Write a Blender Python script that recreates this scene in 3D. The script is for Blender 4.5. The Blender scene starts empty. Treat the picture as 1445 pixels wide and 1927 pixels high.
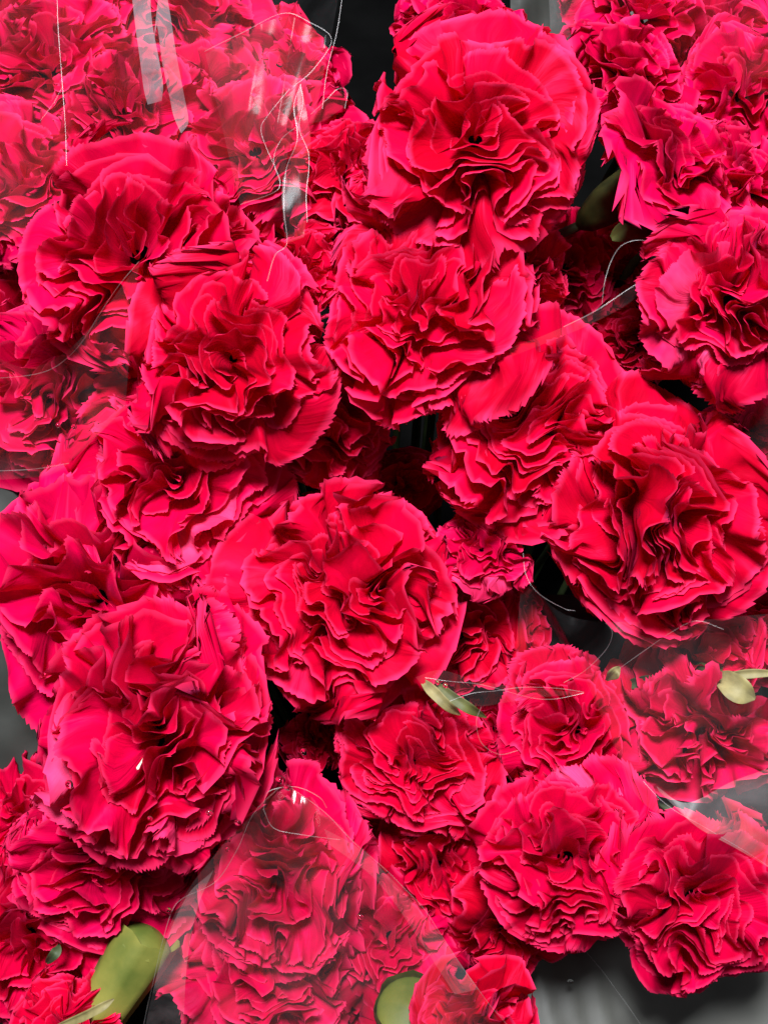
import bpy, math, random
import numpy as np
from mathutils import Vector, Matrix

scene = bpy.context.scene
COL = scene.collection

# ------------------------------------------------------------------ camera
PITCH = math.radians(62.0)
FWD = Vector((0.0, math.cos(PITCH), -math.sin(PITCH)))
RIGHT = Vector((1.0, 0.0, 0.0))
UP = RIGHT.cross(FWD)
CENTRE = Vector((0.0, 0.0, 0.32))          # middle of the flower heads
DIST = 0.42
VFOV = math.radians(46.0)
CAM = CENTRE - FWD * DIST
PXH = 1927.0
PXW = 1445.0

cam_data = bpy.data.cameras.new("camera")
cam = bpy.data.objects.new("camera", cam_data)
COL.objects.link(cam)
cam.matrix_world = Matrix((
    (RIGHT.x, UP.x, -FWD.x, CAM.x),
    (RIGHT.y, UP.y, -FWD.y, CAM.y),
    (RIGHT.z, UP.z, -FWD.z, CAM.z),
    (0, 0, 0, 1)))
cam_data.sensor_fit = 'VERTICAL'
cam_data.angle = VFOV
cam_data.clip_start = 0.01
cam_data.clip_end = 50.0
scene.camera = cam

# ------------------------------------------------------------------ light: an overhead shop light, an added frontal fill and a dim room
world = bpy.data.worlds.new("World")
scene.world = world
world.use_nodes = True
bg = world.node_tree.nodes["Background"]
bg.inputs[0].default_value = (0.80, 0.88, 1.0, 1)
bg.inputs[1].default_value = 0.045


def area_lamp(name, loc, target, sx, sy, energy, colour):
    d = bpy.data.lights.new(name, 'AREA')
    d.shape = 'RECTANGLE'
    d.size, d.size_y = sx, sy
    d.energy = energy
    d.color = colour
    o = bpy.data.objects.new(name, d)
    COL.objects.link(o)
    o.location = loc
    o.rotation_euler = (Vector(target) - Vector(loc)).to_track_quat('-Z', 'Y').to_euler()
    return o


area_lamp("ceiling_or_fill_lamp", (-0.10, 0.14, 1.95), CENTRE, 0.42, 0.36, 96.0, (0.93, 0.96, 1.0))
area_lamp("ceiling_or_fill_lamp", (0.9, -0.9, 1.9), CENTRE, 0.8, 0.4, 3.5, (0.93, 0.96, 1.0))  # frontal fill added to lift the shadows, not a real ceiling light

scene.view_settings.view_transform = 'Standard'
scene.view_settings.look = 'None'
scene.view_settings.exposure = 0.0
scene.view_settings.gamma = 1.0
scene.cycles.max_bounces = 10
scene.cycles.diffuse_bounces = 5
scene.cycles.glossy_bounces = 3
scene.cycles.transmission_bounces = 6
scene.cycles.transparent_max_bounces = 16
scene.cycles.caustics_reflective = False
scene.cycles.caustics_refractive = False
scene.cycles.sample_clamp_indirect = 6.0
scene.cycles.use_denoising = True


def pix(px, py, depth=0.0):
    """photo measurement (pixels) -> place in the scene, depth metres behind the plane of the flower heads"""
    d = DIST + depth
    k = 2.0 * d * math.tan(VFOV / 2) / PXH
    return CAM + FWD * d + RIGHT * ((px - PXW / 2) * k) + UP * (-(py - PXH / 2) * k)


def mm_per_px(depth=0.0):
    return 2.0 * (DIST + depth) * math.tan(VFOV / 2) / PXH


def view_dir(tx, ty):
    """direction that leans tx to the right and ty up from facing the photographer"""
    s = math.hypot(tx, ty)
    if s > 0.985:
        tx, ty = tx / s * 0.985, ty / s * 0.985
        s = 0.985
    return (-FWD * math.sqrt(1 - s * s) + RIGHT * tx + UP * ty).normalized()


# ------------------------------------------------------------------ materials
def new_mat(name):
    m = bpy.data.materials.new(name)
    m.use_nodes = True
    nt = m.node_tree
    nt.nodes.clear()
    return m, nt, nt.nodes, nt.links


def petal_material(name, hue_shift, ca=None, cb=None):
    m, nt, N, L = new_mat(name)
    out = N.new('ShaderNodeOutputMaterial')
    uv = N.new('ShaderNodeUVMap'); uv.uv_map = 'UVMap'
    sep = N.new('ShaderNodeSeparateXYZ'); L.new(uv.outputs[0], sep.inputs[0])
    # pale toothed margin, with the pink edge highlight painted into its colour
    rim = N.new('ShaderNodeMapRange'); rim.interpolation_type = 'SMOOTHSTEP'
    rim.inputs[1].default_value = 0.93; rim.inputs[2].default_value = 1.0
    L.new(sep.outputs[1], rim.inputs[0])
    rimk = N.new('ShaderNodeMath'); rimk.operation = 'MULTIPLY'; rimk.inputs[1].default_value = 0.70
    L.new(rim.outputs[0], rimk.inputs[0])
    geo = N.new('ShaderNodeNewGeometry')
    tc = N.new('ShaderNodeTexCoord')
    n1 = N.new('ShaderNodeTexNoise'); n1.inputs['Scale'].default_value = 70.0; n1.inputs['Detail'].default_value = 3
    L.new(geo.outputs['Position'], n1.inputs['Vector'])
    r1 = N.new('ShaderNodeValToRGB')
    r1.color_ramp.elements[0].position = 0.3; r1.color_ramp.elements[1].position = 0.7
    h = hue_shift
    r1.color_ramp.elements[0].color = (*(ca or (0.48, 0.0003, 0.014 + 0.009 * h)), 1)
    r1.color_ramp.elements[1].color = (*(cb or (0.70, 0.0005, 0.035 + 0.016 * h)), 1)
    oi = N.new('ShaderNodeObjectInfo')
    rm = N.new('ShaderNodeMapRange'); rm.inputs[3].default_value = -0.22; rm.inputs[4].default_value = 0.22
    L.new(oi.outputs['Random'], rm.inputs[0])
    ad = N.new('ShaderNodeMath'); ad.operation = 'ADD'
    L.new(n1.outputs[0], ad.inputs[0]); L.new(rm.outputs[0], ad.inputs[1])
    L.new(ad.outputs[0], r1.inputs[0])
    # veins run up the blade
    mp = N.new('ShaderNodeMapping'); mp.inputs['Scale'].default_value = (34.0, 1.5, 1.0)
    L.new(uv.outputs[0], mp.inputs[0])
    vein = N.new('ShaderNodeTexNoise'); vein.inputs['Scale'].default_value = 1.0; vein.inputs['Detail'].default_value = 4
    L.new(mp.outputs[0], vein.inputs['Vector'])
    vm = N.new('ShaderNodeMapRange'); vm.inputs[1].default_value = 0.35; vm.inputs[2].default_value = 0.65
    vm.inputs[3].default_value = 0.88; vm.inputs[4].default_value = 1.08
    L.new(vein.outputs[0], vm.inputs[0])
    mul = N.new('ShaderNodeMix'); mul.data_type = 'RGBA'; mul.blend_type = 'MULTIPLY'
    mul.inputs[0].default_value = 1.0
    L.new(r1.outputs[0], mul.inputs[6]); L.new(vm.outputs[0], mul.inputs[7])
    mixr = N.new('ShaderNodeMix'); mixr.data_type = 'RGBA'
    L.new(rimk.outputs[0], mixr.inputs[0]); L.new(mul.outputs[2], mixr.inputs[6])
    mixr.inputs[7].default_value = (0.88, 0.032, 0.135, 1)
    bump = N.new('ShaderNodeBump'); bump.inputs['Strength'].default_value = 0.6; bump.inputs['Distance'].default_value = 0.0008
    L.new(vein.outputs[0], bump.inputs['Height'])
    p = N.new('ShaderNodeBsdfPrincipled')
    L.new(mixr.outputs[2], p.inputs['Base Color'])
    p.inputs['Roughness'].default_value = 0.5
    p.inputs['Specular IOR Level'].default_value = 0.20
    p.inputs['Sheen Weight'].default_value = 0.03
    p.inputs['Sheen Roughness'].default_value = 0.45
    p.inputs['Sheen Tint'].default_value = (1.0, 0.12, 0.55, 1)
    p.inputs['Specular Tint'].default_value = (1.0, 0.16, 0.62, 1)
    L.new(bump.outputs[0], p.inputs['Normal'])
    t = N.new('ShaderNodeBsdfTranslucent')
    L.new(mixr.outputs[2], t.inputs[0]); L.new(bump.outputs[0], t.inputs['Normal'])
    ms = N.new('ShaderNodeMixShader'); ms.inputs[0].default_value = 0.32
    L.new(p.outputs[0], ms.inputs[1]); L.new(t.outputs[0], ms.inputs[2])
    L.new(ms.outputs[0], out.inputs[0])
    return m


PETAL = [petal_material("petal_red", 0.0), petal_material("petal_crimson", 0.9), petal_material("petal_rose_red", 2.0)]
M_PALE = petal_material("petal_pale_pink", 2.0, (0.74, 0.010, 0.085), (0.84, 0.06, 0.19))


def plain_material(name, c0, c1, scale, rough, translucent=0.0, bump=0.0, spec=0.5):
    m, nt, N, L = new_mat(name)
    out = N.new('ShaderNodeOutputMaterial')
    geo = N.new('ShaderNodeNewGeometry')
    n = N.new('ShaderNodeTexNoise'); n.inputs['Scale'].default_value = scale; n.inputs['Detail'].default_value = 5
    L.new(geo.outputs['Position'], n.inputs['Vector'])
    r = N.new('ShaderNodeValToRGB')
    r.color_ramp.elements[0].position = 0.32; r.color_ramp.elements[1].position = 0.68
    r.color_ramp.elements[0].color = (*c0, 1); r.color_ramp.elements[1].color = (*c1, 1)
    L.new(n.outputs[0], r.inputs[0])
    p = N.new('ShaderNodeBsdfPrincipled')
    L.new(r.outputs[0], p.inputs['Base Color'])
    p.inputs['Roughness'].default_value = rough
    p.inputs['Specular IOR Level'].default_value = spec
    if bump:
        b = N.new('ShaderNodeBump'); b.inputs['Strength'].default_value = bump; b.inputs['Distance'].default_value = 0.001
        L.new(n.outputs[0], b.inputs['Height']); L.new(b.outputs[0], p.inputs['Normal'])
    if translucent:
        t = N.new('ShaderNodeBsdfTranslucent'); L.new(r.outputs[0], t.inputs[0])
        ms = N.new('ShaderNodeMixShader'); ms.inputs[0].default_value = translucent
        L.new(p.outputs[0], ms.inputs[1]); L.new(t.outputs[0], ms.inputs[2]); L.new(ms.outputs[0], out.inputs[0])
    else:
        L.new(p.outputs[0], out.inputs[0])
    return m


M_CALYX = plain_material("calyx_green", (0.032, 0.038, 0.007), (0.10, 0.105, 0.022), 120, 0.65, 0.12, 0.2)
M_STEM = plain_material("stem_green", (0.025, 0.04, 0.014), (0.06, 0.085, 0.03), 90, 0.5)
M_LEAF = plain_material("leaf_green", (0.020, 0.036, 0.012), (0.06, 0.085, 0.03), 100, 0.65, 0.2)
M_STRAW = plain_material("straw_sepal", (0.15, 0.125, 0.045), (0.30, 0.25, 0.10), 160, 0.65, 0.2)
M_STIGMA = plain_material("stigma_cream", (0.75, 0.62, 0.5), (0.85, 0.75, 0.62), 300, 0.4)
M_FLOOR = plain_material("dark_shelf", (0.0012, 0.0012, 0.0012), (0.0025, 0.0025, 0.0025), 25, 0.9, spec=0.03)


# ------------------------------------------------------------------ mesh helpers
def mesh_object(name, verts, faces, mat, parent=None, uvs=None, smooth=True, loc=None):
    me = bpy.data.meshes.new(name)
    verts = np.asarray(verts, dtype=np.float32)
    faces = np.asarray(faces, dtype=np.int32)
    nf, k = faces.shape
    me.vertices.add(len(verts)); me.vertices.foreach_set('co', verts.ravel())
    me.loops.add(nf * k); me.loops.foreach_set('vertex_index', faces.ravel())
    me.polygons.add(nf)
    me.polygons.foreach_set('loop_start', np.arange(0, nf * k, k, dtype=np.int32))
    me.polygons.foreach_set('loop_total', np.full(nf, k, dtype=np.int32))
    me.polygons.foreach_set('use_smooth', np.full(nf, smooth, dtype=bool))
    if uvs is not None:
        lay = me.uv_layers.new(name='UVMap')
        lay.data.foreach_set('uv', np.asarray(uvs, dtype=np.float32)[faces.ravel()].ravel())
    me.update(calc_edges=True)
    me.materials.append(mat)
    o = bpy.data.objects.new(name, me)
    COL.objects.link(o)
    if parent is not None:
        o.parent = parent
    if loc is not None:
        o.location = loc
    return o


def grid_faces(nu, nv, wrap=False):
    """vertices laid out row by row: nv rows of nu"""
    f = []
    cols = nu if wrap else nu - 1
    for j in range(nv - 1):
        for i in range(cols):
            a = j * nu + i
            b = j * nu + (i + 1) % nu
            f.append((a, b, b + nu, a + nu))
    return np.array(f, dtype=np.int32)


def tube(points, radii, sides=8):
    """verts, faces of a tube along points"""
    P = np.array([tuple(p) for p in points], dtype=float)
    n = len(P)
    T = np.gradient(P, axis=0)
    T /= np.linalg.norm(T, axis=1)[:, None] + 1e-12
    ref = np.array((0.31, 0.86, 0.41))
    if abs(T[0] @ ref) > 0.9:
        ref = np.array((0.9, -0.2, 0.3))
    V = []
    a = np.linspace(0, 2 * np.pi, sides, endpoint=False)
    s = np.cross(T[0], ref); s /= np.linalg.norm(s)
    for k in range(n):
        s = s - T[k] * (s @ T[k]); s /= np.linalg.norm(s) + 1e-12
        b = np.cross(T[k], s)
        V.append(P[k] + radii[k] * (np.cos(a)[:, None] * s + np.sin(a)[:, None] * b))
    return np.concatenate(V), grid_faces(sides, n, True)


def smooth_path(pts, n):
    """Catmull-Rom through pts, n samples"""
    P = [Vector(p) for p in pts]
    P = [P[0] * 2 - P[1]] + P + [P[-1] * 2 - P[-2]]
    out = []
    m = len(P) - 3
    for k in range(n):
        t = k / (n - 1) * m
        i = min(int(t), m - 1); f = t - i
        a, b, c, d = P[i:i + 4]
        out.append(0.5 * ((2 * b) + (c - a) * f + (2 * a - 5 * b + 4 * c - d) * f * f + (3 * b - a - 3 * c + d) * f ** 3))
    return out


def tag(o, label=None, cat=None, group=None, kind=None):
    if label: o['label'] = label
    if cat: o['category'] = cat
    if group: o['group'] = group
    if kind: o['kind'] = kind
    return o


# ------------------------------------------------------------------ the carnation
def swirl_field(rng, kmin, kmax, n):
    K = rng.normal(size=(n, 3)); K /= np.linalg.norm(K, axis=1)[:, None]
    k = rng.uniform(kmin, kmax, n)
    return K * k[:, None], rng.uniform(0, 2 * np.pi, n), 1.0 / k, rng.uniform(-1.6, 1.6, n)


def advect(P, c, R, field, amp, steps, power, wgt):
    """carry points round the dome in a divergence-free swirl: neighbouring petals fold together without crossing"""
    K, ph, a, tw = field
    for _ in range(steps):
        q = P - c
        r = np.linalg.norm(q, axis=1)[:, None] + 1e-9
        n = q / r
        s = r / R
        arg = n @ K.T + ph + s * tw
        g = (np.cos(arg) * a) @ K
        v = np.cross(n, g) / math.sqrt(len(ph) / 2)
        w = np.clip(s, 0, 1.0) ** power
        n2 = n + v * w * wgt[:, None] * (amp / steps)
        n2 /= np.linalg.norm(n2, axis=1)[:, None]
        P = c + n2 * r
    return P


def carnation(px, py, rad, depth, tx, ty, label, seed, n_petals=42, open_=1.0, ruffle=1.0, mat=0, dome=None, reflex=1.0,
              flat_out=0.75, pale=(), calyx_k=1.0, stem_to=None, stigma=False, roll=None, longer=0.0):
    rng = np.random.default_rng(seed)
    R = rad * (1.22 if rad <= 150 else 1.10) * mm_per_px(depth)
    if rad <= 150 and math.hypot(tx, ty) < 0.5:
        tx, ty = tx + rng.normal(0, 0.16), ty + rng.normal(0, 0.16)
    axis = view_dir(tx, ty)
    zc = 0.30 * R                         # dome centre above calyx mouth
    root = bpy.data.objects.new("carnation", None)
    COL.objects.link(root)
    root.empty_display_size = 0.01
    quat = axis.to_track_quat('Z', 'Y')
    roll = rng.uniform(0, 6.28) if roll is None else roll
    M = quat.to_matrix() @ Matrix.Rotation(roll, 3, 'Z')
    # the photo measurement is the middle of the dome of petals
    root.matrix_world = Matrix.Translation(pix(px, py, depth) - axis * (zc + 0.25 * R)) @ M.to_4x4()
    tag(root, label, "flower", "red carnations in the bunches")

    n_petals = int(n_petals * 0.76)
    c = np.array((0.0, 0.0, 0.0))
    f1 = swirl_field(rng, 3.5, 6.5, 9)
    f2 = swirl_field(rng, 6.5, 10.0, 12)
    f3 = swirl_field(rng, 3.0, 7.0, 8)
    f4 = swirl_field(rng, 12.0, 18.0, 12)
    f6 = swirl_field(rng, 24.0, 36.0, 12)
    f5 = swirl_field(rng, 1.2, 2.6, 5)
    dome = dome or rng.uniform(0.64, 0.82)
    th_max = math.radians(92.0) * open_
    blocks = []
    for i in range(n_petals):
        t = ((i + 0.08) / n_petals) ** 0.60
        outer = min(1.0, max(0.0, (t - 0.68) / 0.24))
        az = i * 2.39996 + rng.normal(0, 0.25)
        th = th_max * (t + rng.normal(0, 0.012))
        ln = 0.84 + 0.22 * t * t + rng.normal(0, 0.10) + (longer + rng.uniform(-0.05, 0.10)) * outer
        nu, nv = (97, 10) if rad > 150 else ((67, 9) if rad > 105 else (45, 8))
        u = np.linspace(-1, 1, nu)
        v = np.concatenate([np.linspace(0.08, 0.955, nv - 1) ** 0.9, [1.0]])
        U, V = np.meshgrid(u, v)
        # length of the blade across its width, toothed margin
        f = 1.0 - 0.30 * np.abs(u) ** 3.0 + 0.025 * np.sin(u * rng.uniform(3, 7) + rng.uniform(0, 6))
        teeth = np.where(np.arange(nu) % 2 == 0, 1.0, -1.0) * rng.uniform(0.2, 1.0, nu) * (0.014 + 0.005 * outer) + rng.normal(0, 0.004, nu)
        F = np.repeat(f[None, :], nv, 0)
        F[-1] += teeth
        S = V * F
        curl = (0.02 + 0.42 * t ** 2.5 + rng.normal(0, 0.03)) * reflex
        bend = np.clip((S - 0.45) / 0.55, 0, 1.2)
        kk = -0.34 + 0.80 * t ** 3.5
        TH = th * ((1 - kk) + kk * np.clip(S, 0, 1.1) ** 0.8) + curl * (bend ** 2 - 0.35)
        TH = np.maximum(TH, 0.015)
        r = R * (0.10 + 0.90 * S) * ln
        wmax = R * (0.66 + 0.10 * t + 0.12 * outer) * rng.uniform(0.82, 1.15)
        W = wmax * (0.10 + 0.90 * np.clip(V, 0, 1) ** 1.15)
        B = U * np.minimum(W / np.maximum(r * np.sin(TH), 0.05 * R), 2.3)
        # soft pleats that run up the blade
        fr, p0 = rng.uniform(1.6, 3.0), rng.uniform(0, 6.28)
        pl = np.sin(fr * U * 2.2 + p0 + 0.9 * np.sin(2.1 * U + p0 * 1.7)) * V ** 1.5 + 0.4 * V ** 3 * np.sin(fr * U * 5.7 + 2 * p0)
        TH = TH + pl * (0.040 + 0.075 * outer) * ruffle
        X, Y = r * np.sin(TH) * np.cos(B + az), r * np.sin(TH) * np.sin(B + az)
        Z = r * np.cos(TH)
        P = np.stack([X, Y, Z], -1).reshape(-1, 3)
        wgt = np.full(len(P), 1.0 - (1 - flat_out) * outer)
        blocks.append((P, np.stack([(U + 1) / 2 + i * 0.37, V], -1).reshape(-1, 2), nu, nv, wgt))
    allP = np.concatenate([b[0] for b in blocks])
    allW = np.concatenate([b[4] for b in blocks])
    allP = advect(allP, c, R, f1, 0.30 * ruffle, 3, 1.0, np.ones(len(allP)))
    allP = advect(allP, c, R, f2, 0.34 * ruffle, 7, 1.3, allW)
    allP = advect(allP, c, R, f4, 0.095 * ruffle, 8, 2.2, allW)
    allP = advect(allP, c, R, f6, 0.034 * ruffle, 4, 4.0, 0.4 + 0.6 * allW)
    allP[:, 2] = np.where(allP[:, 2] > 0, allP[:, 2] * dome, allP[:, 2]) + 0.30 * R
    # uneven dome
    q = allP - c
    n = q / (np.linalg.norm(q, axis=1)[:, None] + 1e-9)
    K, ph, a, tw = f3
    hgt = np.sin(n @ K.T + ph).sum(1) / len(ph)
    hgt += 0.80 * np.sin(n @ f5[0].T + f5[1]).sum(1) / 5
    allP = c + q * (1.0 + 0.16 * hgt)[:, None]
    sq, sa_ = rng.uniform(0.82, 1.0), rng.uniform(0, 3.14)
    e1 = np.array((math.cos(sa_), math.sin(sa_), 0.0))
    allP = allP + np.outer(allP @ e1, e1) * (sq - 1.0) * 1.0
    mids, k = [], 0
    for P, uv, nu, nv, w in blocks:
        mw = M @ Vector(allP[k + (nv - 2) * nu + nu // 2]); k += len(P)
        mids.append((mw.dot(RIGHT) / R, mw.dot(UP) / R))
    off = axis * 0.55 * R
    pale_at = set()
    for dx, dy in pale:
        dd = [(math.hypot(mx - off.dot(RIGHT) / R - dx, my - off.dot(UP) / R - dy), j) for j, (mx, my) in enumerate(mids)
              if j >= n_petals * 0.3 and j not in pale_at]
        pale_at.add(min(dd)[1])
    k = kp = 0
    for P, uv, nu, nv, w in blocks:
        pts = allP[k:k + len(P)]; k += len(P)
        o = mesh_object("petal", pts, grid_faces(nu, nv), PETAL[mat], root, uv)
        if kp in pale_at:
            o.data.materials[0] = M_PALE
            o["label"] = "pale pink petal"
        kp += 1
    # calyx: a ribbed green tube with pointed teeth
    cl = 0.80 * R
    na, nr_ = 20, 9
    V = []
    ribs = 1.0 + 0.035 * np.cos(np.arange(na) * 2 * np.pi / na * 5)
    for j in range(nr_):
        s = j / (nr_ - 1)
        rr = calyx_k * R * (0.10 + 0.145 * math.sin(min(1.0, s * 1.5) * math.pi / 2) - 0.02 * s)
        zz = -cl * 0.92 + s * cl
        if s < 1e-6: rr = 0.05 * R
        tooth = 0.10 * R * np.abs(np.cos(np.arange(na) * 2 * np.pi / na * 2.5)) ** 1.5 if j == nr_ - 1 else 0
        an = np.arange(na) * 2 * np.pi / na
        V.append(np.stack([rr * ribs * np.cos(an), rr * ribs * np.sin(an), np.full(na, zz) + tooth], -1))
    cal = mesh_object("calyx", np.concatenate(V), grid_faces(na, nr_, True), M_CALYX, root)
    # stem
    inv = root.matrix_world.inverted()
    base = root.matrix_world @ Vector((0, 0, -cl * 0.90))
    d = -axis
    b1 = base + d * 0.035
    foot = stem_to if stem_to is not None else Vector((base.x * 0.55, base.y * 0.45 + 0.02, 0.0))
    mid = b1.lerp(foot, 0.45) + Vector((d.x, d.y, -0.2)) * 0.03
    path = [inv @ p for p in smooth_path([base, b1, mid, foot], 12)]
    tv, tf = tube(path, [0.0020] * 12, 7)
    mesh_object("stem", tv, tf, M_STEM, root)
    if stigma:
        for q_ in range(1):
            o0 = Vector((rng.uniform(-.05, .05) * R, rng.uniform(-.05, .05) * R, 0.2 * R))
            top = Vector((rng.uniform(-.12, .12) * R, rng.uniform(-.12, .12) * R, zc + dome * R * 0.68))
            pts = smooth_path([o0, o0.lerp(top, 0.6), top, top + Vector((0.006 * R, 0.004 * R, 0.01 * R))], 8)
            sv, sf = tube(pts, [0.0003, 0.0003, 0.0003, 0.0004, 0.0004, 0.0005, 0.0005, 0.0002], 6)
            mesh_object("stigma", sv, sf, M_STIGMA, root)
    return root


# ------------------------------------------------------------------ the shelf under the bunches
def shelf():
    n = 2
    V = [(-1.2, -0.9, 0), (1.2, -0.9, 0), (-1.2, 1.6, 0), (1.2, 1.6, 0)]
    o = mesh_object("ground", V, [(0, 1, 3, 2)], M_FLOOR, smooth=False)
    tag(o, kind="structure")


shelf()

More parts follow.
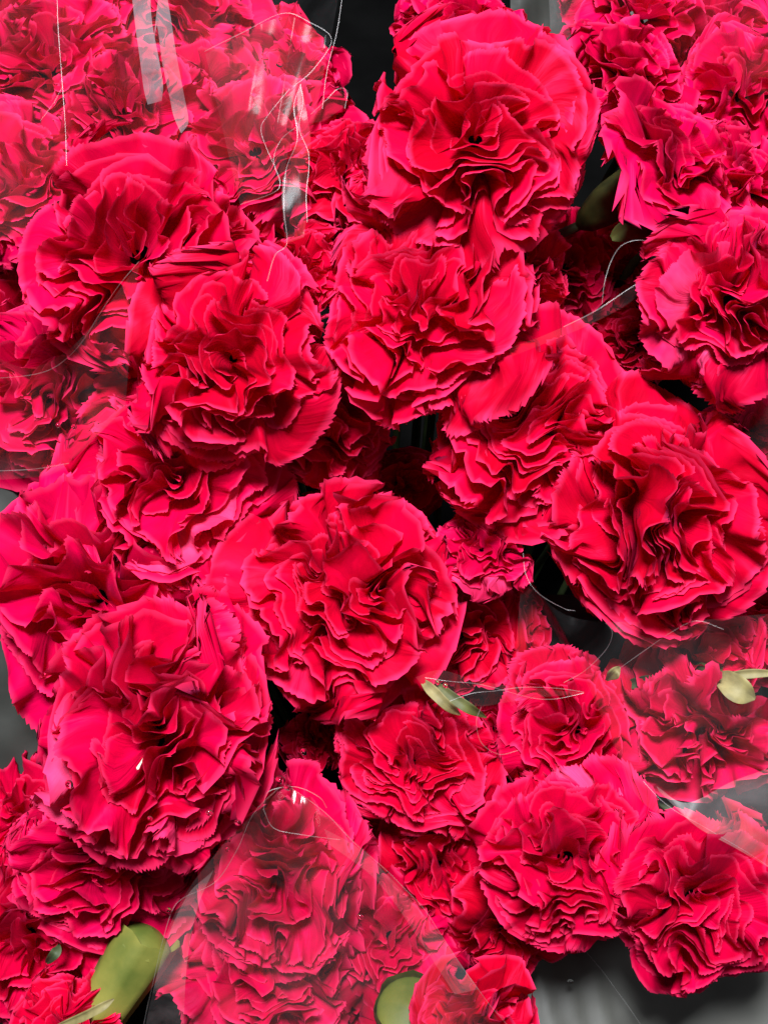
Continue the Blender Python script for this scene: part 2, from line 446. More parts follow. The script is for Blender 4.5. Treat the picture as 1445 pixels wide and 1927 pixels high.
# photo x, y, radius (pixels), depth (m), lean right, lean up, label, seed, options
FLOWERS = [
    (896, 252, 206, -0.004, 0.02, 0.10, "large bright red carnation at the top centre with broad drooping lower petals", 11, dict(n_petals=36, flat_out=0.55)),
    (800, 580, 186, 0.004, -0.03, -0.10, "bright red carnation with tight rosette centre directly below the largest top one", 12, dict(n_petals=40)),
    (985, 560, 120, 0.034, 0.45, 0.0, "half hidden red carnation peeking out beside the tight rosette bloom", 13, dict()),
    (1010, 805, 186, 0.024, 0.05, 0.05, "red carnation with crinkled lower edge beside the black gap", 14, dict(n_petals=44, ruffle=1.15)),
    (1240, 972, 222, 0.016, 0.05, -0.10, "wide deep red carnation with wavy folded margins in the middle of the right side", 15, dict(n_petals=46)),
    (435, 672, 190, 0.004, -0.05, -0.05, "full bright red carnation left of centre with open swirling folds", 16, dict(n_petals=38)),
    (245, 470, 215, 0.022, -0.10, 0.10, "pinkish red carnation with large folded lower petals behind the clear film edge", 17, dict(n_petals=32, flat_out=0.6, mat=1)),
    (325, 905, 190, 0.030, -0.05, 0.05, "crinkled red carnation with two pale pink outer petals tucked under the full swirling bloom", 18, dict(n_petals=40, mat=1, pale=((0.05, 0.15), (-0.2, 0.5)))),
    (638, 1124, 205, 0.028, -0.08, 0.05, "red carnation with deep tangled dark folds in the centre of the picture", 19, dict(n_petals=46, ruffle=1.15)),
    (172, 1125, 250, 0.036, -0.15, 0.10, "broad rosy red carnation at the left edge above the drop-flecked bloom", 20, dict(n_petals=36, mat=2, pale=((-0.7, 0.6), (-0.5, -0.75)))),
    (288, 1408, 246, 0.000, 0.02, -0.12, "largest front carnation on the lower left with white drops on its petals", 121, dict(n_petals=46, mat=1, stigma=True, pale=((0.1, -0.15), (-0.75, -0.35)))),
    (778, 1445, 158, 0.040, 0.0, 0.0, "medium red carnation under the pointed tip of clear film", 22, dict(n_petals=40, ruffle=1.1)),
    (1090, 1375, 122, 0.044, 0.10, 0.05, "small frilly red carnation beside the green stem", 23, dict(n_petals=34, mat=1)),
    (1070, 1620, 158, 0.026, 0.0, -0.05, "tightly ruffled red carnation above the grey plastic", 24, dict(n_petals=42, mat=1, pale=((0.2, 0.85),))),
    (1325, 1720, 195, 0.016, 0.22, -0.35, "red carnation drooping in the lower corner beside the grey plastic", 125, dict(n_petals=44, mat=1)),
    (1385, 565, 172, 0.000, 0.20, -0.15, "bright carnation with pale pink scalloped petal edges near the looped film edge", 26, dict(n_petals=34, mat=1, pale=((-0.9, 0.0), (-0.8, -0.4), (-0.3, -0.9)))),
    (1195, 125, 110, 0.050, 0.20, 0.30, "small upright carnation behind the broad topmost bloom", 27, dict(n_petals=34, mat=2)),
    (1262, 292, 142, 0.034, 0.70, 0.48, "side-on carnation showing its green calyx beside the dark gap", 28, dict(n_petals=36, mat=2, pale=((0.2, 0.3),))),
    (1405, 165, 118, 0.070, 0.10, 0.10, "dull red carnation behind hazy film in the upper corner", 29, dict(n_petals=34, mat=2)),
    (1410, 335, 118, 0.050, 0.30, 0.30, "rosy carnation squeezed between the side-on bloom and the pink-edged bloom", 30, dict(mat=2)),
    (868, 30, 100, 0.036, 0.0, 0.50, "small carnation rising behind the top of the broad topmost bloom", 31, dict(n_petals=30, mat=2)),
    (1215, 10, 120, 0.090, 0.10, 0.20, "shaded carnation cut off by the top edge near the grey film", 32, dict(n_petals=28, mat=2)),
    (85, 110, 165, 0.075, -0.10, 0.25, "hazy red carnation in the top corner behind the film", 33, dict(n_petals=34, mat=2)),
    (235, 200, 155, 0.070, 0.0, 0.30, "hazy red carnation behind the two frosted plastic strips", 34, dict(n_petals=34, mat=2)),
    (45, 340, 160, 0.060, -0.15, 0.20, "hazy carnation at the left edge below the corner bloom", 35, dict(n_petals=34, mat=2)),
    (480, 275, 150, 0.060, 0.05, 0.30, "hazy carnation behind the crinkled clear film tip", 36, dict(n_petals=34, mat=2)),
    (365, 40, 125, 0.100, 0.05, 0.20, "shaded carnation at the top right of the frosted strips", 37, dict(n_petals=30, mat=2)),
    (570, 140, 85, 0.115, 0.05, 0.20, "dim carnation in the shade behind the upright film fold", 38, dict(n_petals=28, mat=2)),
    (572, 515, 82, 0.018, 0.05, 0.0, "small dark crinkled carnation wedged between two full bright blooms", 39, dict(n_petals=36, ruffle=1.2)),
    (640, 310, 95, 0.045, -0.10, 0.20, "small carnation left of the broad topmost bloom", 40, dict(n_petals=32)),
    (735, 385, 95, 0.034, 0.0, 0.05, "crinkled shaded carnation tucked under the broad topmost bloom", 41, dict(n_petals=36, ruffle=1.2)),
    (85, 745, 150, 0.060, -0.10, 0.05, "carnation flattened behind hazy film at the left edge", 42, dict(n_petals=34, mat=2)),
    (10, 620, 115, 0.085, -0.10, 0.05, "dim carnation cut off by the left edge beside dark gap", 43, dict(n_petals=26, mat=1)),
    (630, 795, 115, 0.050, 0.20, -0.15, "shaded carnation below and behind the full swirling bloom", 44, dict(n_petals=32)),
    (755, 910, 68, 0.080, 0.0, 0.0, "little dark carnation deep in the black gap", 45, dict(n_petals=30)),
    (908, 1025, 84, 0.034, 0.05, 0.50, "little pinkish half-open carnation seen from the side", 46, dict(n_petals=26, mat=2, pale=((0.2, -0.3),))),
    (865, 1195, 95, 0.060, -0.05, 0.10, "small carnation right of the tangled central bloom", 47, dict(n_petals=30)),
    (955, 1175, 75, 0.075, 0.05, 0.10, "small shadowed carnation beside the dark hollow", 48, dict(n_petals=34)),
    (1320, 1235, 110, 0.055, 0.10, 0.10, "carnation seen through film under the wide deep red bloom", 49, dict(n_petals=30, mat=1)),
    (1325, 1400, 138, 0.036, -0.22, -0.72, "film-covered carnation hanging below a pale sepal", 50, dict(n_petals=36, mat=2)),
    (1205, 640, 88, 0.080, 0.0, 0.05, "dark red carnation in shade left of the pink-edged bloom", 51, dict(n_petals=30)),
    (1065, 500, 95, 0.080, 0.10, 0.10, "shaded carnation beneath the broad topmost bloom's lower petals", 52, dict(n_petals=30, mat=1)),
    (1420, 815, 80, 0.075, 0.10, 0.0, "dull carnation at the right edge behind film", 53, dict(n_petals=28, mat=2)),
    (1440, 985, 105, 0.045, 0.30, 0.05, "carnation cut off by the right edge beside the wide wavy bloom", 54, dict(n_petals=30)),
    (185, 1635, 172, 0.048, 0.0, -0.10, "shaded carnation with flattened frills above the pale green calyx", 55, dict(n_petals=44, mat=2)),
    (45, 1770, 165, 0.070, -0.10, -0.10, "dark carnation in the lower corner left of the green calyx", 56, dict(n_petals=32, mat=1)),
    (520, 1655, 182, 0.036, -0.02, 0.05, "rosy carnation covered by a sheet of clear film at the bottom", 157, dict(n_petals=42, mat=2)),
    (495, 1840, 165, 0.046, -0.05, -0.15, "rosy pink carnation under the bottom film sheet near the edge", 58, dict(n_petals=40, mat=2)),
    (735, 1770, 120, 0.052, 0.15, -0.10, "carnation beneath the slanting fold of the bottom film", 59, dict(n_petals=32, mat=2)),
    (815, 1640, 100, 0.060, 0.0, -0.10, "small carnation in shade left of the tightly ruffled bloom", 60, dict(n_petals=34)),
    (950, 1770, 112, 0.055, 0.0, -0.40, "shaded carnation with plain hanging petals over the grey plastic", 61, dict(n_petals=26, ruffle=0.7)),
    (885, 1955, 105, 0.020, 0.0, 0.10, "bright carnation just entering at the bottom edge", 62, dict(n_petals=30)),
    (595, 1385, 60, 0.085, 0.0, 0.0, "tiny dark carnation in the gap beside the glinting film tip", 63, dict(n_petals=26)),
    (935, 1375, 70, 0.075, 0.05, 0.0, "shaded carnation behind film left of the small frilly bloom", 64, dict(n_petals=26, mat=1)),
    (110, 1960, 110, 0.040, 0.0, 0.10, "bright petals of a carnation at the bottom edge by the green calyx", 65, dict(n_petals=26)),
    (1190, 1500, 70, 0.075, 0.0, -0.20, "dark carnation behind the small frilly bloom", 66, dict(n_petals=26)),
    (195, 20, 130, 0.100, 0.0, 0.20, "shaded carnation high in the corner between the corner bloom and strips", 67, dict(n_petals=28, mat=2)),
    (395, 175, 125, 0.090, 0.0, 0.25, "shaded carnation between the frosted strips and the crinkled film tip", 68, dict(n_petals=28, mat=2)),
    (165, 325, 130, 0.075, 0.0, 0.20, "hazy carnation just above the bloom with large folded lower petals", 69, dict(n_petals=30, mat=2)),
    (10, 215, 100, 0.095, -0.1, 0.20, "dim carnation at the left edge behind the hazy blooms", 70, dict(n_petals=26, mat=2)),
    (440, 395, 125, 0.062, 0.1, 0.10, "carnation in half shade above the full swirling bloom", 71, dict(n_petals=30, mat=1)),
    (1350, 60, 95, 0.110, 0.1, 0.20, "deep shaded carnation between the corner bloom and the top edge", 72, dict(n_petals=26, mat=2)),
    (1330, 440, 100, 0.075, 0.1, 0.10, "dark carnation behind the pink-edged bloom and the side-on bloom", 73, dict(n_petals=26)),
    (690, 700, 90, 0.085, 0.1, 0.10, "dark carnation deep between the swirling bloom and the rosette bloom", 74, dict(n_petals=26)),
    (1440, 1180, 100, 0.080, 0.1, 0.0, "dim carnation at the right edge below the wide wavy bloom", 75, dict(n_petals=26, mat=1)),
    (640, 1600, 100, 0.085, 0.0, 0.0, "dark carnation under the pointed film beside the medium bloom", 76, dict(n_petals=26)),
    (330, 1690, 95, 0.085, 0.0, 0.0, "dark carnation behind the left border of the bottom film sheet", 77, dict(n_petals=26)),
    (30, 1560, 110, 0.080, -0.1, 0.0, "dim carnation at the left edge below the drop-flecked bloom", 78, dict(n_petals=26, mat=1)),
    (655, 1880, 110, 0.075, 0.0, 0.0, "dark carnation under film beside the lowest green bud", 79, dict(n_petals=26, mat=1)),
    (60, 240, 130, 0.115, -0.1, 0.10, "deep shaded carnation glimpsed between the hazy left edge blooms", 80, dict(n_petals=26, mat=2)),
    (300, 320, 120, 0.115, 0.0, 0.10, "deep shaded carnation under the tips of the frosted strips", 81, dict(n_petals=26, mat=2)),
    (-10, 20, 130, 0.100, -0.1, 0.10, "dim carnation cut off in the very corner", 82, dict(n_petals=26, mat=2)),
    (560, 330, 110, 0.100, 0.0, 0.10, "shaded carnation behind the clear film tongue", 83, dict(n_petals=26, mat=1)),
    (480, 110, 100, 0.130, 0.0, 0.10, "dark carnation far behind the folded film tip", 84, dict(n_petals=26, mat=1)),
    (1310, 250, 110, 0.105, 0.1, 0.10, "deep shaded carnation behind the side-on bloom", 85, dict(n_petals=26, mat=2)),
    (1120, 520, 110, 0.110, 0.1, 0.10, "dark red carnation low in the hollow beside the looped film edge", 86, dict(n_petals=26)),
    (120, 880, 100, 0.080, 0.0, 0.10, "dim carnation at the lower rim of the film at the left edge", 87, dict(n_petals=26, mat=1)),
    (420, 1000, 110, 0.080, 0.0, 0.0, "dark carnation between the crinkled bloom and the central bloom", 88, dict(n_petals=26)),
    (1130, 1480, 110, 0.100, 0.0, 0.0, "dark carnation between the small frilly bloom and the tightly ruffled bloom", 89, dict(n_petals=26)),
]
for px, py, rad, depth, tx, ty, label, seed, kw in FLOWERS:
    carnation(px, py, rad, depth, tx, ty, label, seed, **kw)


# ------------------------------------------------------------------ clear plastic film
def film_material(name, haze, rough, gloss, tint=(0.85, 0.85, 0.88)):
    m, nt, N, L = new_mat(name)
    out = N.new('ShaderNodeOutputMaterial')
    geo = N.new('ShaderNodeNewGeometry')
    n = N.new('ShaderNodeTexNoise'); n.inputs['Scale'].default_value = 28; n.inputs['Detail'].default_value = 6
    n.inputs['Roughness'].default_value = 0.6; n.inputs['Distortion'].default_value = 0.8
    L.new(geo.outputs['Position'], n.inputs['Vector'])
    mr = N.new('ShaderNodeMapRange'); mr.inputs[1].default_value = 0.35; mr.inputs[2].default_value = 0.70
    mr.inputs[3].default_value = haze * 0.2; mr.inputs[4].default_value = haze * 2.0
    L.new(n.outputs[0], mr.inputs[0])
    bump = N.new('ShaderNodeBump'); bump.inputs['Strength'].default_value = 0.3; bump.inputs['Distance'].default_value = 0.001
    L.new(n.outputs[0], bump.inputs['Height'])
    tr = N.new('ShaderNodeBsdfTransparent')
    df = N.new('ShaderNodeBsdfDiffuse'); df.inputs[0].default_value = (*tint, 1)
    tl = N.new('ShaderNodeBsdfTranslucent'); tl.inputs[0].default_value = (*tint, 1)
    dm = N.new('ShaderNodeMixShader'); dm.inputs[0].default_value = 0.35
    L.new(df.outputs[0], dm.inputs[1]); L.new(tl.outputs[0], dm.inputs[2])
    gl = N.new('ShaderNodeBsdfGlossy'); gl.inputs['Roughness'].default_value = rough
    gl.inputs[0].default_value = (1, 1, 1, 1)
    L.new(bump.outputs[0], gl.inputs['Normal'])
    fr = N.new('ShaderNodeFresnel'); fr.inputs['IOR'].default_value = 1.45
    fk = N.new('ShaderNodeMath'); fk.operation = 'MULTIPLY'; fk.inputs[1].default_value = gloss
    fk.use_clamp = True
    L.new(fr.outputs[0], fk.inputs[0])
    m1 = N.new('ShaderNodeMixShader'); L.new(mr.outputs[0], m1.inputs[0])
    L.new(tr.outputs[0], m1.inputs[1]); L.new(dm.outputs[0], m1.inputs[2])
    m2 = N.new('ShaderNodeMixShader'); L.new(fk.outputs[0], m2.inputs[0])
    L.new(m1.outputs[0], m2.inputs[1]); L.new(gl.outputs[0], m2.inputs[2])
    L.new(m2.outputs[0], out.inputs[0])
    return m


M_FILM = film_material("clear_film", 0.008, 0.18, 0.06)
M_HAZY = film_material("hazy_film", 0.010, 0.16, 0.07)
M_TENT = film_material("tent_film", 0.014, 0.10, 0.30)
M_EDGE = film_material("film_edge", 0.040, 0.3, 0.5, (0.9, 0.88, 0.9))  # patchy whiteness paints broken glints along the hems and creases
M_FROST = film_material("frosted_plastic", 0.44, 0.5, 0.03, (0.30, 0.235, 0.26))
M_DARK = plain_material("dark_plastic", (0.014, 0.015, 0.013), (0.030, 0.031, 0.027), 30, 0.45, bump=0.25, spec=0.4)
M_GREY = plain_material("grey_plastic", (0.036, 0.036, 0.030), (0.066, 0.066, 0.057), 30, 0.60, bump=0.25, spec=0.5)


def wrinkle(P, rng, amp, normal, fine=1.0):
    """crumples: broad waves with a few sharp ridges"""
    K, ph, a, tw = swirl_field(rng, 40, 100, 9)
    K2, ph2, a2, tw2 = swirl_field(rng, 130, 330, 7)
    up = np.array(UP)
    Q = P - np.outer(P @ up, up) * 0.62                     # folds run mostly lengthwise
    w = np.sin(P @ K.T + ph).mean(1) * 1.8
    w += 0.9 * (1 - 2 * np.abs(np.sin(Q @ K2.T + ph2))).mean(1) * fine
    return P + w[:, None] * amp * np.array(normal)[None, :]


def film(name, label, cat, edge_a, edge_b, mat, seed, amp=0.002, nu=90, nv=60, lines=(), group=None, thick=0.00016, fine=1.0):
    """a sheet between two photo-measured borders [(x, y, depth)...]; lines = its visible hems and creases"""
    rng = np.random.default_rng(seed)
    A = smooth_path([pix(*p) for p in edge_a], nu)
    B = smooth_path([pix(*p) for p in edge_b], nu)
    A = np.array([tuple(p) for p in A]); B = np.array([tuple(p) for p in B])
    t = np.linspace(0, 1, nv)[:, None, None]
    P = (A[None] * (1 - t) + B[None] * t).reshape(-1, 3)
    P = wrinkle(P, rng, amp, -FWD, fine)
    uv = np.stack(np.meshgrid(np.linspace(0, 1, nu), np.linspace(0, 1, nv)), -1).reshape(-1, 2)
    o = mesh_object(name, P, grid_faces(nu, nv), mat, None, uv)
    tag(o, label, cat, group)
    for ln in lines:
        pts = smooth_path([pix(*p) for p in ln], max(10, 7 * len(ln)))
        n = len(pts)
        q = np.array([tuple(p) for p in pts])
        K, ph, a, tw = swirl_field(rng, 150, 420, 6)
        q = q + 0.0004 * np.sin(q @ K.T + ph).mean(1)[:, None] * np.array(RIGHT + UP)[None, :]
        rad = thick * (0.55 + 0.45 * np.abs(np.sin(np.linspace(0, 9, n) + rng.uniform(0, 6))))
        v, f = tube(q, rad, 6)
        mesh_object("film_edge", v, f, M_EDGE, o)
    return o


FG = "sheets of clear film round the bunches"
# top left
film("clear_film", "broad hazy clear film over the upper corner blooms with upright hem line", "plastic film",
     [(-60, -60, 0.030), (110, -60, 0.012), (330, -60, 0.020), (520, -60, 0.020), (648, -60, 0.012)],
     [(-60, 470, 0.050), (60, 440, 0.045), (180, 420, 0.055), (420, 440, 0.060), (560, 380, 0.040)],
     M_HAZY, 1, 0.0030, 130, 80,
     [[(107, -30, 0.010), (113, 90, 0.010), (122, 200, 0.009), (127, 310, 0.008)],
      [(76, 228, 0.008), (104, 190, 0.008), (120, 160, 0.008)],
      [(648, -30, 0.010), (634, 55, 0.010), (617, 130, 0.010), (606, 205, 0.010)]], FG)
film("clear_film", "folded clear film tip standing upright with curly edges beside the broad topmost bloom", "plastic film",
     [(385, 97, 0.012), (455, 62, 0.008), (530, 28, 0.006), (580, 45, 0.006), (624, 74, 0.006)],
     [(452, 384, 0.012), (490, 380, 0.010), (527, 345, 0.008), (540, 300, 0.006), (560, 160, 0.004)],
     M_FILM, 2, 0.0020, 80, 60,
     [[(385, 97, 0.010), (455, 62, 0.006), (530, 26, 0.004), (580, 42, 0.004), (624, 74, 0.004), (590, 130, 0.004), (552, 163, 0.003)],
      [(545, 167, 0.003), (506, 215, 0.003), (492, 245, 0.003), (512, 300, 0.003), (528, 340, 0.003), (515, 362, 0.003), (452, 385, 0.006)],
      [(527, 345, 0.003), (515, 300, 0.003), (530, 262, 0.003), (556, 240, 0.002)]], FG)
film("clear_film", "narrow twisted clear film tongue hanging down above the tight rosette bloom", "plastic film",
     [(566, 158, 0.000), (552, 200, 0.000), (560, 262, -0.001), (534, 330, 0.0), (532, 400, -0.002), (538, 458, -0.002)],
     [(566, 158, 0.000), (578, 215, 0.000), (585, 268, 0.000), (578, 330, 0.0), (577, 400, -0.001), (572, 445, -0.002)],
     M_HAZY, 3, 0.0015, 40, 14,
     [[(566, 158, -0.001), (553, 200, -0.001), (560, 262, -0.002), (538, 320, -0.001), (534, 395, -0.003), (540, 458, -0.003), (516, 482, -0.003), (502, 530, -0.003)],
      [(566, 158, -0.001), (571, 190, -0.001), (563, 240, -0.001), (582, 290, -0.001), (577, 365, -0.002), (578, 418, -0.003)]], FG, 0.0002)
film("clear_film", "small looped film curl just left of the broad topmost bloom", "plastic film",
     [(590, 205, 0.012), (615, 185, 0.010), (640, 170, 0.010), (652, 172, 0.012)],
     [(580, 230, 0.012), (610, 225, 0.012), (640, 205, 0.012), (650, 200, 0.012)],
     M_HAZY, 4, 0.001, 20, 10,
     [[(585, 215, 0.010), (612, 190, 0.009), (635, 168, 0.009), (652, 174, 0.010), (648, 205, 0.010)]], FG)
# left
film("clear_film", "clear film pressed flat over the carnation at the left edge", "plastic film",
     [(-60, 640, 0.016), (40, 690, 0.012), (120, 665, 0.008), (190, 590, 0.0), (262, 495, -0.010)],
     [(-60, 905, 0.030), (40, 900, 0.026), (100, 890, 0.024), (150, 850, 0.010), (235, 770, 0.0)],
     M_HAZY, 5, 0.0022, 90, 60,
     [[(262, 492, -0.018), (222, 540, -0.016), (188, 592, -0.010), (150, 650, -0.002), (105, 690, 0.006), (50, 708, 0.010), (-10, 712, 0.012)],
      [(-20, 886, 0.024), (60, 884, 0.022), (130, 872, 0.016)]], FG)
# bottom
film("clear_film", "tent of clear film with pointed tip draped over the bottom rosy blooms", "plastic film",
     [(532, 1478, 0.000), (478, 1530, -0.002), (420, 1590, 0.000), (345, 1690, 0.004), (300, 1800, 0.006), (255, 1990, 0.010)],
     [(540, 1478, 0.000), (612, 1530, -0.002), (700, 1610, -0.002), (800, 1715, 0.000), (870, 1820, 0.002), (985, 1990, 0.008)],
     M_TENT, 6, 0.0026, 120, 90,
     [[(532, 1476, -0.003), (478, 1530, -0.004), (446, 1600, -0.003), (405, 1660, 0.001), (345, 1690, 0.003), (322, 1720, 0.003), (300, 1800, 0.004), (268, 1940, 0.007)],
      [(540, 1478, -0.003), (612, 1530, -0.004), (660, 1580, -0.004), (740, 1650, -0.002), (800, 1715, -0.001), (870, 1820, 0.001), (965, 1945, 0.006)],
      [(495, 1525, -0.006), (515, 1560, -0.007), (570, 1572, -0.007), (640, 1580, -0.005)],
      [(495, 1525, -0.006), (505, 1490, -0.005), (555, 1480, -0.004), (600, 1500, -0.004), (615, 1520, -0.003)]], FG)
film("hazy_film", "milky band of film along the left border of the bottom film tent", "plastic film",
     [(400, 1640, -0.002), (350, 1690, 0.000), (305, 1800, 0.002), (262, 1990, 0.006)],
     [(402, 1638, -0.002), (372, 1710, 0.000), (352, 1820, 0.002), (345, 1990, 0.006)],
     film_material("milky_film", 0.07, 0.35, 0.25, (0.62, 0.50, 0.50)), 7, 0.0012, 40, 12, (), FG)
film("hazy_film", "creased film strip on the shoulder of the bottom film tent", "plastic film",
     [(610, 1560, -0.006), (680, 1600, -0.006), (760, 1680, -0.004), (820, 1750, -0.002), (900, 1860, 0.002)],
     [(620, 1590, -0.006), (690, 1640, -0.006), (735, 1690, -0.004), (790, 1770, -0.002), (855, 1870, 0.002)],
     film_material("creased_film", 0.03, 0.25, 0.2), 8, 0.0015, 40, 12, (), FG)
# middle right
film("clear_film", "shiny pointed film twist lying between the central bloom and the small frilly bloom", "plastic film",
     [(782, 1275, 0.006), (830, 1262, 0.004), (900, 1282, 0.006), (985, 1295, 0.010), (1098, 1304, 0.012)],
     [(800, 1300, 0.006), (842, 1318, 0.004), (905, 1330, 0.006), (985, 1318, 0.010), (1098, 1306, 0.012)],
     M_HAZY, 9, 0.0022, 44, 16,
     [[(800, 1275, 0.003), (850, 1282, 0.002), (915, 1290, 0.003), (985, 1310, 0.007), (1040, 1316, 0.010), (1098, 1304, 0.010)],
      [(845, 1320, 0.004), (890, 1305, 0.004), (930, 1300, 0.005), (1000, 1292, 0.008), (1098, 1303, 0.010)],
      [(905, 1330, 0.006), (896, 1360, 0.006), (905, 1400, 0.008), (938, 1418, 0.010), (975, 1412, 0.012)]], FG)
film("clear_film", "wide clear film below the wavy bloom over the hanging carnation and its sepal", "plastic film",
     [(985, 1040, 0.034), (1010, 1110, 0.030), (1090, 1165, 0.026), (1290, 1168, 0.014), (1500, 1150, 0.014)],
     [(960, 1330, 0.040), (1090, 1272, 0.036), (1200, 1500, 0.012), (1330, 1560, 0.006), (1500, 1640, 0.006)],
     M_FILM, 10, 0.0028, 120, 80,
     [[(985, 1040, 0.030), (990, 1080, 0.028), (1012, 1115, 0.026), (1060, 1145, 0.025), (1080, 1150, 0.024)],
      [(1140, 1172, 0.022), (1152, 1190, 0.022), (1140, 1222, 0.024), (1100, 1262, 0.028), (1060, 1285, 0.030)],
      [(1165, 1258, 0.022), (1215, 1222, 0.018), (1262, 1190, 0.014), (1310, 1168, 0.012), (1360, 1185, 0.010)],
      [(1210, 1470, 0.008), (1260, 1520, 0.004), (1330, 1560, 0.002), (1400, 1600, 0.002), (1460, 1640, 0.002)]], FG)
film("hazy_film", "milky film corner above the drooping carnation at the right edge", "plastic film",
     [(1235, 1480, 0.006), (1290, 1510, 0.004), (1380, 1470, 0.004), (1500, 1430, 0.004)],
     [(1240, 1490, 0.006), (1310, 1555, 0.002), (1390, 1600, 0.002), (1500, 1665, 0.002)],
     film_material("misty_film", 0.09, 0.35, 0.25, (0.55, 0.50, 0.50)), 11, 0.0018, 36, 20, (), FG)
film("clear_film", "dark slanting film flap with a looped bright edge beside the pink-edged bloom", "plastic film",
     [(958, 655, -0.006), (1030, 628, 0.0), (1100, 595, 0.006), (1180, 545, 0.006), (1252, 485, 0.004)],
     [(960, 672, -0.006), (1040, 640, 0.0), (1105, 612, 0.006), (1190, 565, 0.006), (1256, 492, 0.004)],
     M_HAZY, 12, 0.0008, 40, 8,
     [[(1132, 572, 0.006), (1138, 530, 0.006), (1150, 490, 0.006), (1168, 463, 0.005), (1200, 453, 0.004), (1235, 462, 0.004), (1248, 482, 0.003), (1225, 515, 0.004), (1180, 545, 0.004), (1120, 585, 0.004), (1060, 615, -0.002)]], FG, 0.0002)
film("clear_film", "clear film across the dull blooms at the right edge", "plastic film",
     [(1350, 768, 0.020), (1395, 750, 0.020), (1500, 715, 0.020)],
     [(1370, 930, 0.026), (1420, 920, 0.026), (1500, 900, 0.026)],
     M_HAZY, 13, 0.0018, 30, 20,
     [[(1352, 768, 0.016), (1398, 750, 0.016), (1460, 724, 0.016)]], FG)
# top right
film("clear_film", "hazy film over the upper right corner blooms", "plastic film",
     [(1040, -60, 0.030), (1150, -60, 0.040), (1300, -60, 0.040), (1500, -60, 0.040)],
     [(1060, 170, 0.070), (1140, 160, 0.080), (1300, 230, 0.080), (1500, 330, 0.070)],
     M_HAZY, 14, 0.003, 100, 60, (), FG)
film("hazy_film", "grey milky film fold standing behind the top of the broad topmost bloom", "plastic film",
     [(1030, -60, 0.040), (1035, 40, 0.038), (1032, 110, 0.038)],
     [(1110, -60, 0.050), (1085, 40, 0.050), (1040, 150, 0.044)],
     film_material("smoky_film", 0.07, 0.4, 0.1, (0.6, 0.6, 0.6)), 15, 0.002, 30, 16, (), FG)
# frosted strips
film("plastic_strip", "wider frosted plastic strip with a ragged lower end at the top edge", "plastic strip",
     [(243, -60, 0.000), (252, 30, 0.0), (262, 105, 0.0), (270, 165, 0.0), (278, 196, 0.0)],
     [(282, -60, 0.000), (285, 30, 0.0), (298, 105, -0.001), (306, 155, -0.001), (304, 188, 0.0)],
     M_FROST, 16, 0.0012, 40, 12, (), "frosted plastic strips at the top edge")
film("plastic_strip", "longer frosted plastic strip ending in a slanted point", "plastic strip",
     [(288, 95, -0.004), (296, 48, -0.004), (306, 120, -0.004), (320, 185, -0.004), (327, 218, -0.004), (340, 249, -0.004)],
     [(304, -60, -0.004), (320, 22, -0.005), (332, 100, -0.005), (347, 180, -0.005), (355, 228, -0.005), (342, 250, -0.004)],
     M_FROST, 17, 0.0008, 40, 12, (), "frosted plastic strips at the top edge")
# grey plastic behind the blooms
film("grey_plastic", "grey crumpled plastic behind the lower right blooms with a long crease", "plastic sheet",
     [(840, 1700, 0.095), (1000, 1690, 0.095), (1160, 1690, 0.095), (1500, 1690, 0.095)],
     [(840, 2000, 0.075), (1000, 2000, 0.070), (1200, 2000, 0.075), (1500, 2000, 0.08)],
     M_GREY, 18, 0.0022, 50, 30,
     [[(1080, 1765, 0.084), (1110, 1800, 0.080), (1150, 1850, 0.076), (1215, 1940, 0.068)]])
film("grey_plastic", "grey plastic edge showing beside the left blooms", "plastic sheet",
     [(-80, 895, 0.075), (30, 893, 0.075), (150, 890, 0.085)],
     [(-80, 1560, 0.085), (30, 1560, 0.085), (150, 1560, 0.095)],
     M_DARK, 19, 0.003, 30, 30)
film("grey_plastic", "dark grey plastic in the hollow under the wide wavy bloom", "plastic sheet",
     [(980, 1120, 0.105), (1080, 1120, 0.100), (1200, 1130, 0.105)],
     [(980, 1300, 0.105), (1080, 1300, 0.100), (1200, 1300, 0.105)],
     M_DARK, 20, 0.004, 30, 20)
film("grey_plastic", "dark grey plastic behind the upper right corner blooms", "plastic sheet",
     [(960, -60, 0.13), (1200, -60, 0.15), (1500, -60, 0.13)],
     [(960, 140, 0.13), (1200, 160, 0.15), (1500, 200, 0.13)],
     M_DARK, 21, 0.004, 30, 20)


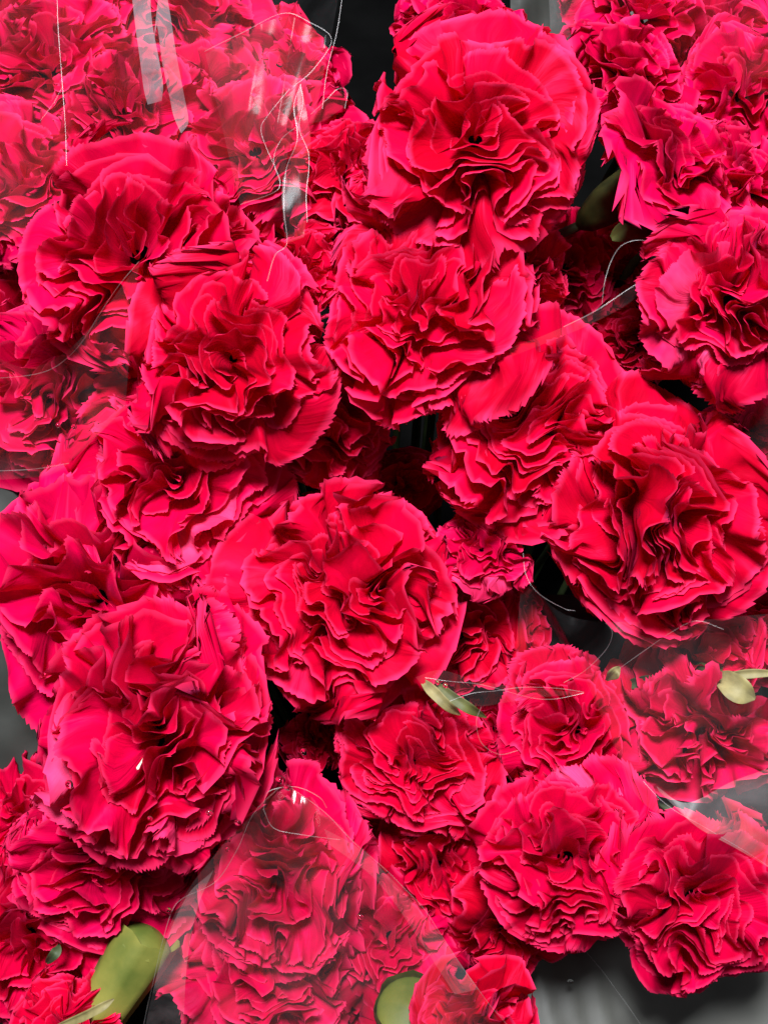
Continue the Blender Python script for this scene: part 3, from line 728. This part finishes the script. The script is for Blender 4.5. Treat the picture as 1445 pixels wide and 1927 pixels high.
# ------------------------------------------------------------------ leaves, buds
def leaf(label, pts, width, mat, seed, cat="leaf", name="leaf"):
    """a long keeled leaf along pts [(x, y, depth)], widest in the middle, pointed tip"""
    rng = np.random.default_rng(seed)
    path = np.array([tuple(p) for p in smooth_path([pix(*p) for p in pts], 18)])
    T = np.gradient(path, axis=0); T /= np.linalg.norm(T, axis=1)[:, None]
    side = np.cross(T, np.array(-FWD)); side /= np.linalg.norm(side, axis=1)[:, None] + 1e-9
    up = np.cross(side, T)
    t = np.linspace(0, 1, 18)
    w = width * mm_per_px(pts[0][2]) * 0.38 * (np.sin(np.pi * np.clip(t * 0.93 + 0.05, 0, 1)) ** 0.9)
    w = w * (1 + 0.10 * np.sin(t * 9 + seed)) + 0.0001
    V = []
    for k in np.linspace(-1, 1, 9):
        rib = 0.10 * (1 if int(round(abs(k) * 4)) % 2 else -1)
        V.append(path + side * (w * k * (0.9 if k < 0 else 1.1))[:, None] + up * (w * (0.55 * abs(k) ** 1.4 + rib))[:, None])
    V = np.stack(V, 1).reshape(-1, 3)
    V2 = V - np.repeat(up, 9, 0) * 0.0006
    f = grid_faces(9, 18)
    n = len(V)
    o = mesh_object(name, np.concatenate([V, V2]), np.concatenate([f, f[:, ::-1] + n]), mat)
    tag(o, label, cat)
    return o


leaf("small olive leaf lying below the side-on carnation", [(1150, 448, 0.030), (1180, 432, 0.026), (1215, 428, 0.028), (1248, 436, 0.032)], 58, M_CALYX, 1)
leaf("grey green leaf between the small frilly bloom and the drooping bloom", [(1235, 1500, 0.05), (1262, 1512, 0.045), (1290, 1528, 0.045), (1310, 1545, 0.05)], 46, M_LEAF, 2)
leaf("short bright green leaf beside the tightly ruffled bloom", [(1222, 1620, 0.06), (1212, 1590, 0.05), (1210, 1560, 0.045), (1220, 1530, 0.05)], 38, M_LEAF, 3)
leaf("long green leaf lying flat left of the pale sepal", [(1160, 1290, 0.052), (1200, 1284, 0.046), (1240, 1280, 0.044), (1290, 1278, 0.044)], 30, M_LEAF, 4)
leaf("hazy olive leaf behind film above the small frilly bloom", [(985, 1258, 0.068), (1020, 1240, 0.062), (1060, 1234, 0.060), (1110, 1246, 0.062)], 46, M_CALYX, 5)
leaf("pale straw leaf running under the shiny film twist", [(790, 1276, 0.030), (815, 1300, 0.024), (840, 1325, 0.022), (866, 1345, 0.030)], 28, M_STRAW, 6)
leaf("yellowish green leaf beside the pale straw leaf", [(820, 1285, 0.034), (850, 1310, 0.030), (880, 1330, 0.028), (915, 1350, 0.034)], 28, M_CALYX, 7)
leaf("pale pointed sepal hanging over the film-covered carnation", [(1352, 1268, 0.022), (1370, 1282, 0.014), (1395, 1300, 0.010), (1420, 1315, 0.012)], 62, M_STRAW, 8, "sepal", "sepal")
leaf("pale straw stalk lying level at the right edge", [(1335, 1278, 0.022), (1380, 1270, 0.018), (1430, 1266, 0.016), (1500, 1270, 0.016)], 20, M_STRAW, 9, "stalk", "stalk")
leaf("small cream bract beside the tip of the small frilly bloom", [(1140, 1280, 0.030), (1150, 1270, 0.026), (1158, 1262, 0.024), (1166, 1255, 0.026)], 26, M_STRAW, 10, "bract", "bract")
leaf("small yellow green bract between the broad topmost bloom and the upright bloom", [(1075, 205, 0.044), (1082, 180, 0.040), (1088, 155, 0.040), (1092, 130, 0.046)], 20, M_STRAW, 11, "bract", "bract")
leaf("tiny cream bract at the side of the broad topmost bloom", [(1116, 240, 0.024), (1120, 225, 0.020), (1122, 212, 0.020), (1120, 198, 0.024)], 18, M_STRAW, 12, "bract", "bract")
leaf("thin pale dry leaf across the foot of the big green bud", [(100, 1935, 0.020), (150, 1915, 0.014), (190, 1895, 0.012), (215, 1880, 0.014)], 22, M_STRAW, 13)
leaf("tiny green leaf in shade above the big green bud", [(88, 1812, 0.05), (98, 1800, 0.045), (106, 1790, 0.045), (112, 1776, 0.05)], 24, M_LEAF, 14)


def bud(label, tip, base, width, seed, mat):
    """green calyx tube with pointed teeth, on its stem"""
    rng = np.random.default_rng(seed)
    a, b = pix(*base), pix(*tip)
    ax = (b - a); ln = ax.length; ax.normalize()
    root = bpy.data.objects.new("carnation_bud", None)
    COL.objects.link(root); root.empty_display_size = 0.01
    root.matrix_world = Matrix.Translation(a) @ ax.to_track_quat('Z', 'Y').to_matrix().to_4x4()
    tag(root, label, "flower bud")
    w = width * mm_per_px(base[2]) / 2
    na, nr = 25, 12
    an = np.arange(na) * 2 * np.pi / na
    V = []
    for j in range(nr):
        s = j / (nr - 1)
        rr = w * (0.72 + 0.28 * s - 0.06 * max(0, s - 0.8) / 0.2)
        ribs = 1 + 0.05 * np.cos(an * 7)
        tooth = 0.03 * ln * np.abs(np.cos(an * 2.5)) ** 1.4 * max(0.0, (s - 0.75) / 0.25)
        V.append(np.stack([rr * ribs * np.cos(an), rr * ribs * np.sin(an), np.full(na, s * ln * 0.9) + tooth], -1))
    mesh_object("calyx", np.concatenate(V), grid_faces(na, nr, True), mat, root)
    V = []
    for j in range(8):
        s = j / 7
        rr = w * 0.90 * math.cos(s * math.pi / 2) ** 0.7 + 0.0002
        V.append(np.stack([rr * np.cos(an), rr * np.sin(an), np.full(na, ln * (0.80 + 0.14 * s))], -1))
    mesh_object("bud_tip", np.concatenate(V), grid_faces(na, 8, True), mat, root)
    inv = root.matrix_world.inverted()
    foot = Vector((a.x * 0.6, a.y * 0.5 + 0.02, 0.02))
    path = [inv @ p for p in smooth_path([a + ax * 0.003, a - ax * 0.03, (a - ax * 0.03).lerp(foot, 0.5), foot], 12)]
    tv, tf = tube(path, [0.0022] * 12, 7)
    mesh_object("stem", tv, tf, M_STEM, root)


M_BUD = plain_material("bud_green", (0.075, 0.10, 0.012), (0.22, 0.205, 0.036), 45, 0.6, 0.12, 0.5)
bud("big green bud showing through film at the lower left", (296, 1735, 0.048), (165, 1945, 0.050), 125, 1, M_BUD)
bud("yellow green bud seen end-on at the bottom edge", (772, 1885, 0.030), (775, 1960, 0.055), 135, 2, M_BUD)

# ------------------------------------------------------------------ water drops
M_WATER, _nt, _N, _L = new_mat("water")
_o = _N.new('ShaderNodeOutputMaterial'); _g = _N.new('ShaderNodeBsdfGlass')
_g.inputs['IOR'].default_value = 1.33; _g.inputs['Roughness'].default_value = 0.02
_L.new(_g.outputs[0], _o.inputs[0])


def drop(px, py, depth, rad, label):
    rng = random.Random(int(px * 7 + py))
    r = rad * mm_per_px(depth)
    na, nr = 14, 9
    V = []
    sx = rng.uniform(0.8, 1.3)
    for j in range(nr):
        a = math.pi * (j + 0.02) / (nr - 1 + 0.04)
        z = math.cos(a) * (0.75 if a < math.pi / 2 else 0.35)
        for i in range(na):
            b = 2 * math.pi * i / na
            q = 1 + 0.10 * math.cos(2 * b + sx)
            V.append((r * math.sin(a) * math.cos(b) * q * sx, r * math.sin(a) * math.sin(b) * q, r * z))
    o = mesh_object("water_drop", V, grid_faces(na, nr, True)[:, ::-1], M_WATER)
    o.matrix_world = Matrix.Translation(pix(px, py, depth)) @ (-FWD).to_track_quat('Z', 'Y').to_matrix().to_4x4()
    tag(o, label, "water drop", "water drops on film and petals")


for d in [
    (526, 122, 0.002, 5, "bright oval drop on the hazy film near the folded film tip"),
    (572, 1415, 0.004, 8, "single drop in the gap above the bottom film tent"),
    (528, 1468, -0.006, 9, "drop at the very tip of the bottom film tent"),
    (541, 1482, -0.006, 6, "drop just beneath the tip of the bottom film tent"),
    (448, 1548, -0.006, 6, "upper drop on the left border of the bottom film tent"),
    (432, 1580, -0.005, 5, "middle drop on the left border of the bottom film tent"),
    (428, 1598, -0.005, 5, "lower drop on the left border of the bottom film tent"),
    (318, 1712, 0.000, 5, "drop where the bottom film tent meets the big green bud"),
    (678, 1725, -0.010, 6, "lone bright drop on the sheet of the bottom film tent"),
    (823, 1284, -0.001, 6, "left drop of the pair on the shiny film twist"),
    (838, 1290, -0.001, 6, "right drop of the pair on the shiny film twist"),
    (140, 803, 0.002, 5, "drop on film left of the crinkled pink-petalled bloom"),
    (110, 800, 0.002, 5, "drop on the film over the left edge carnation"),
    (131, 1476, -0.040, 9, "drop on the outer left petal of the largest front carnation"),
    (283, 1540, -0.044, 5, "drop on the lower middle petals of the largest front carnation"),
    (395, 1530, -0.044, 7, "drop on the lower right petals of the largest front carnation"),
    (1073, 1847, 0.066, 5, "drop on the grey plastic at the lower right"),
]:
    drop(*d)
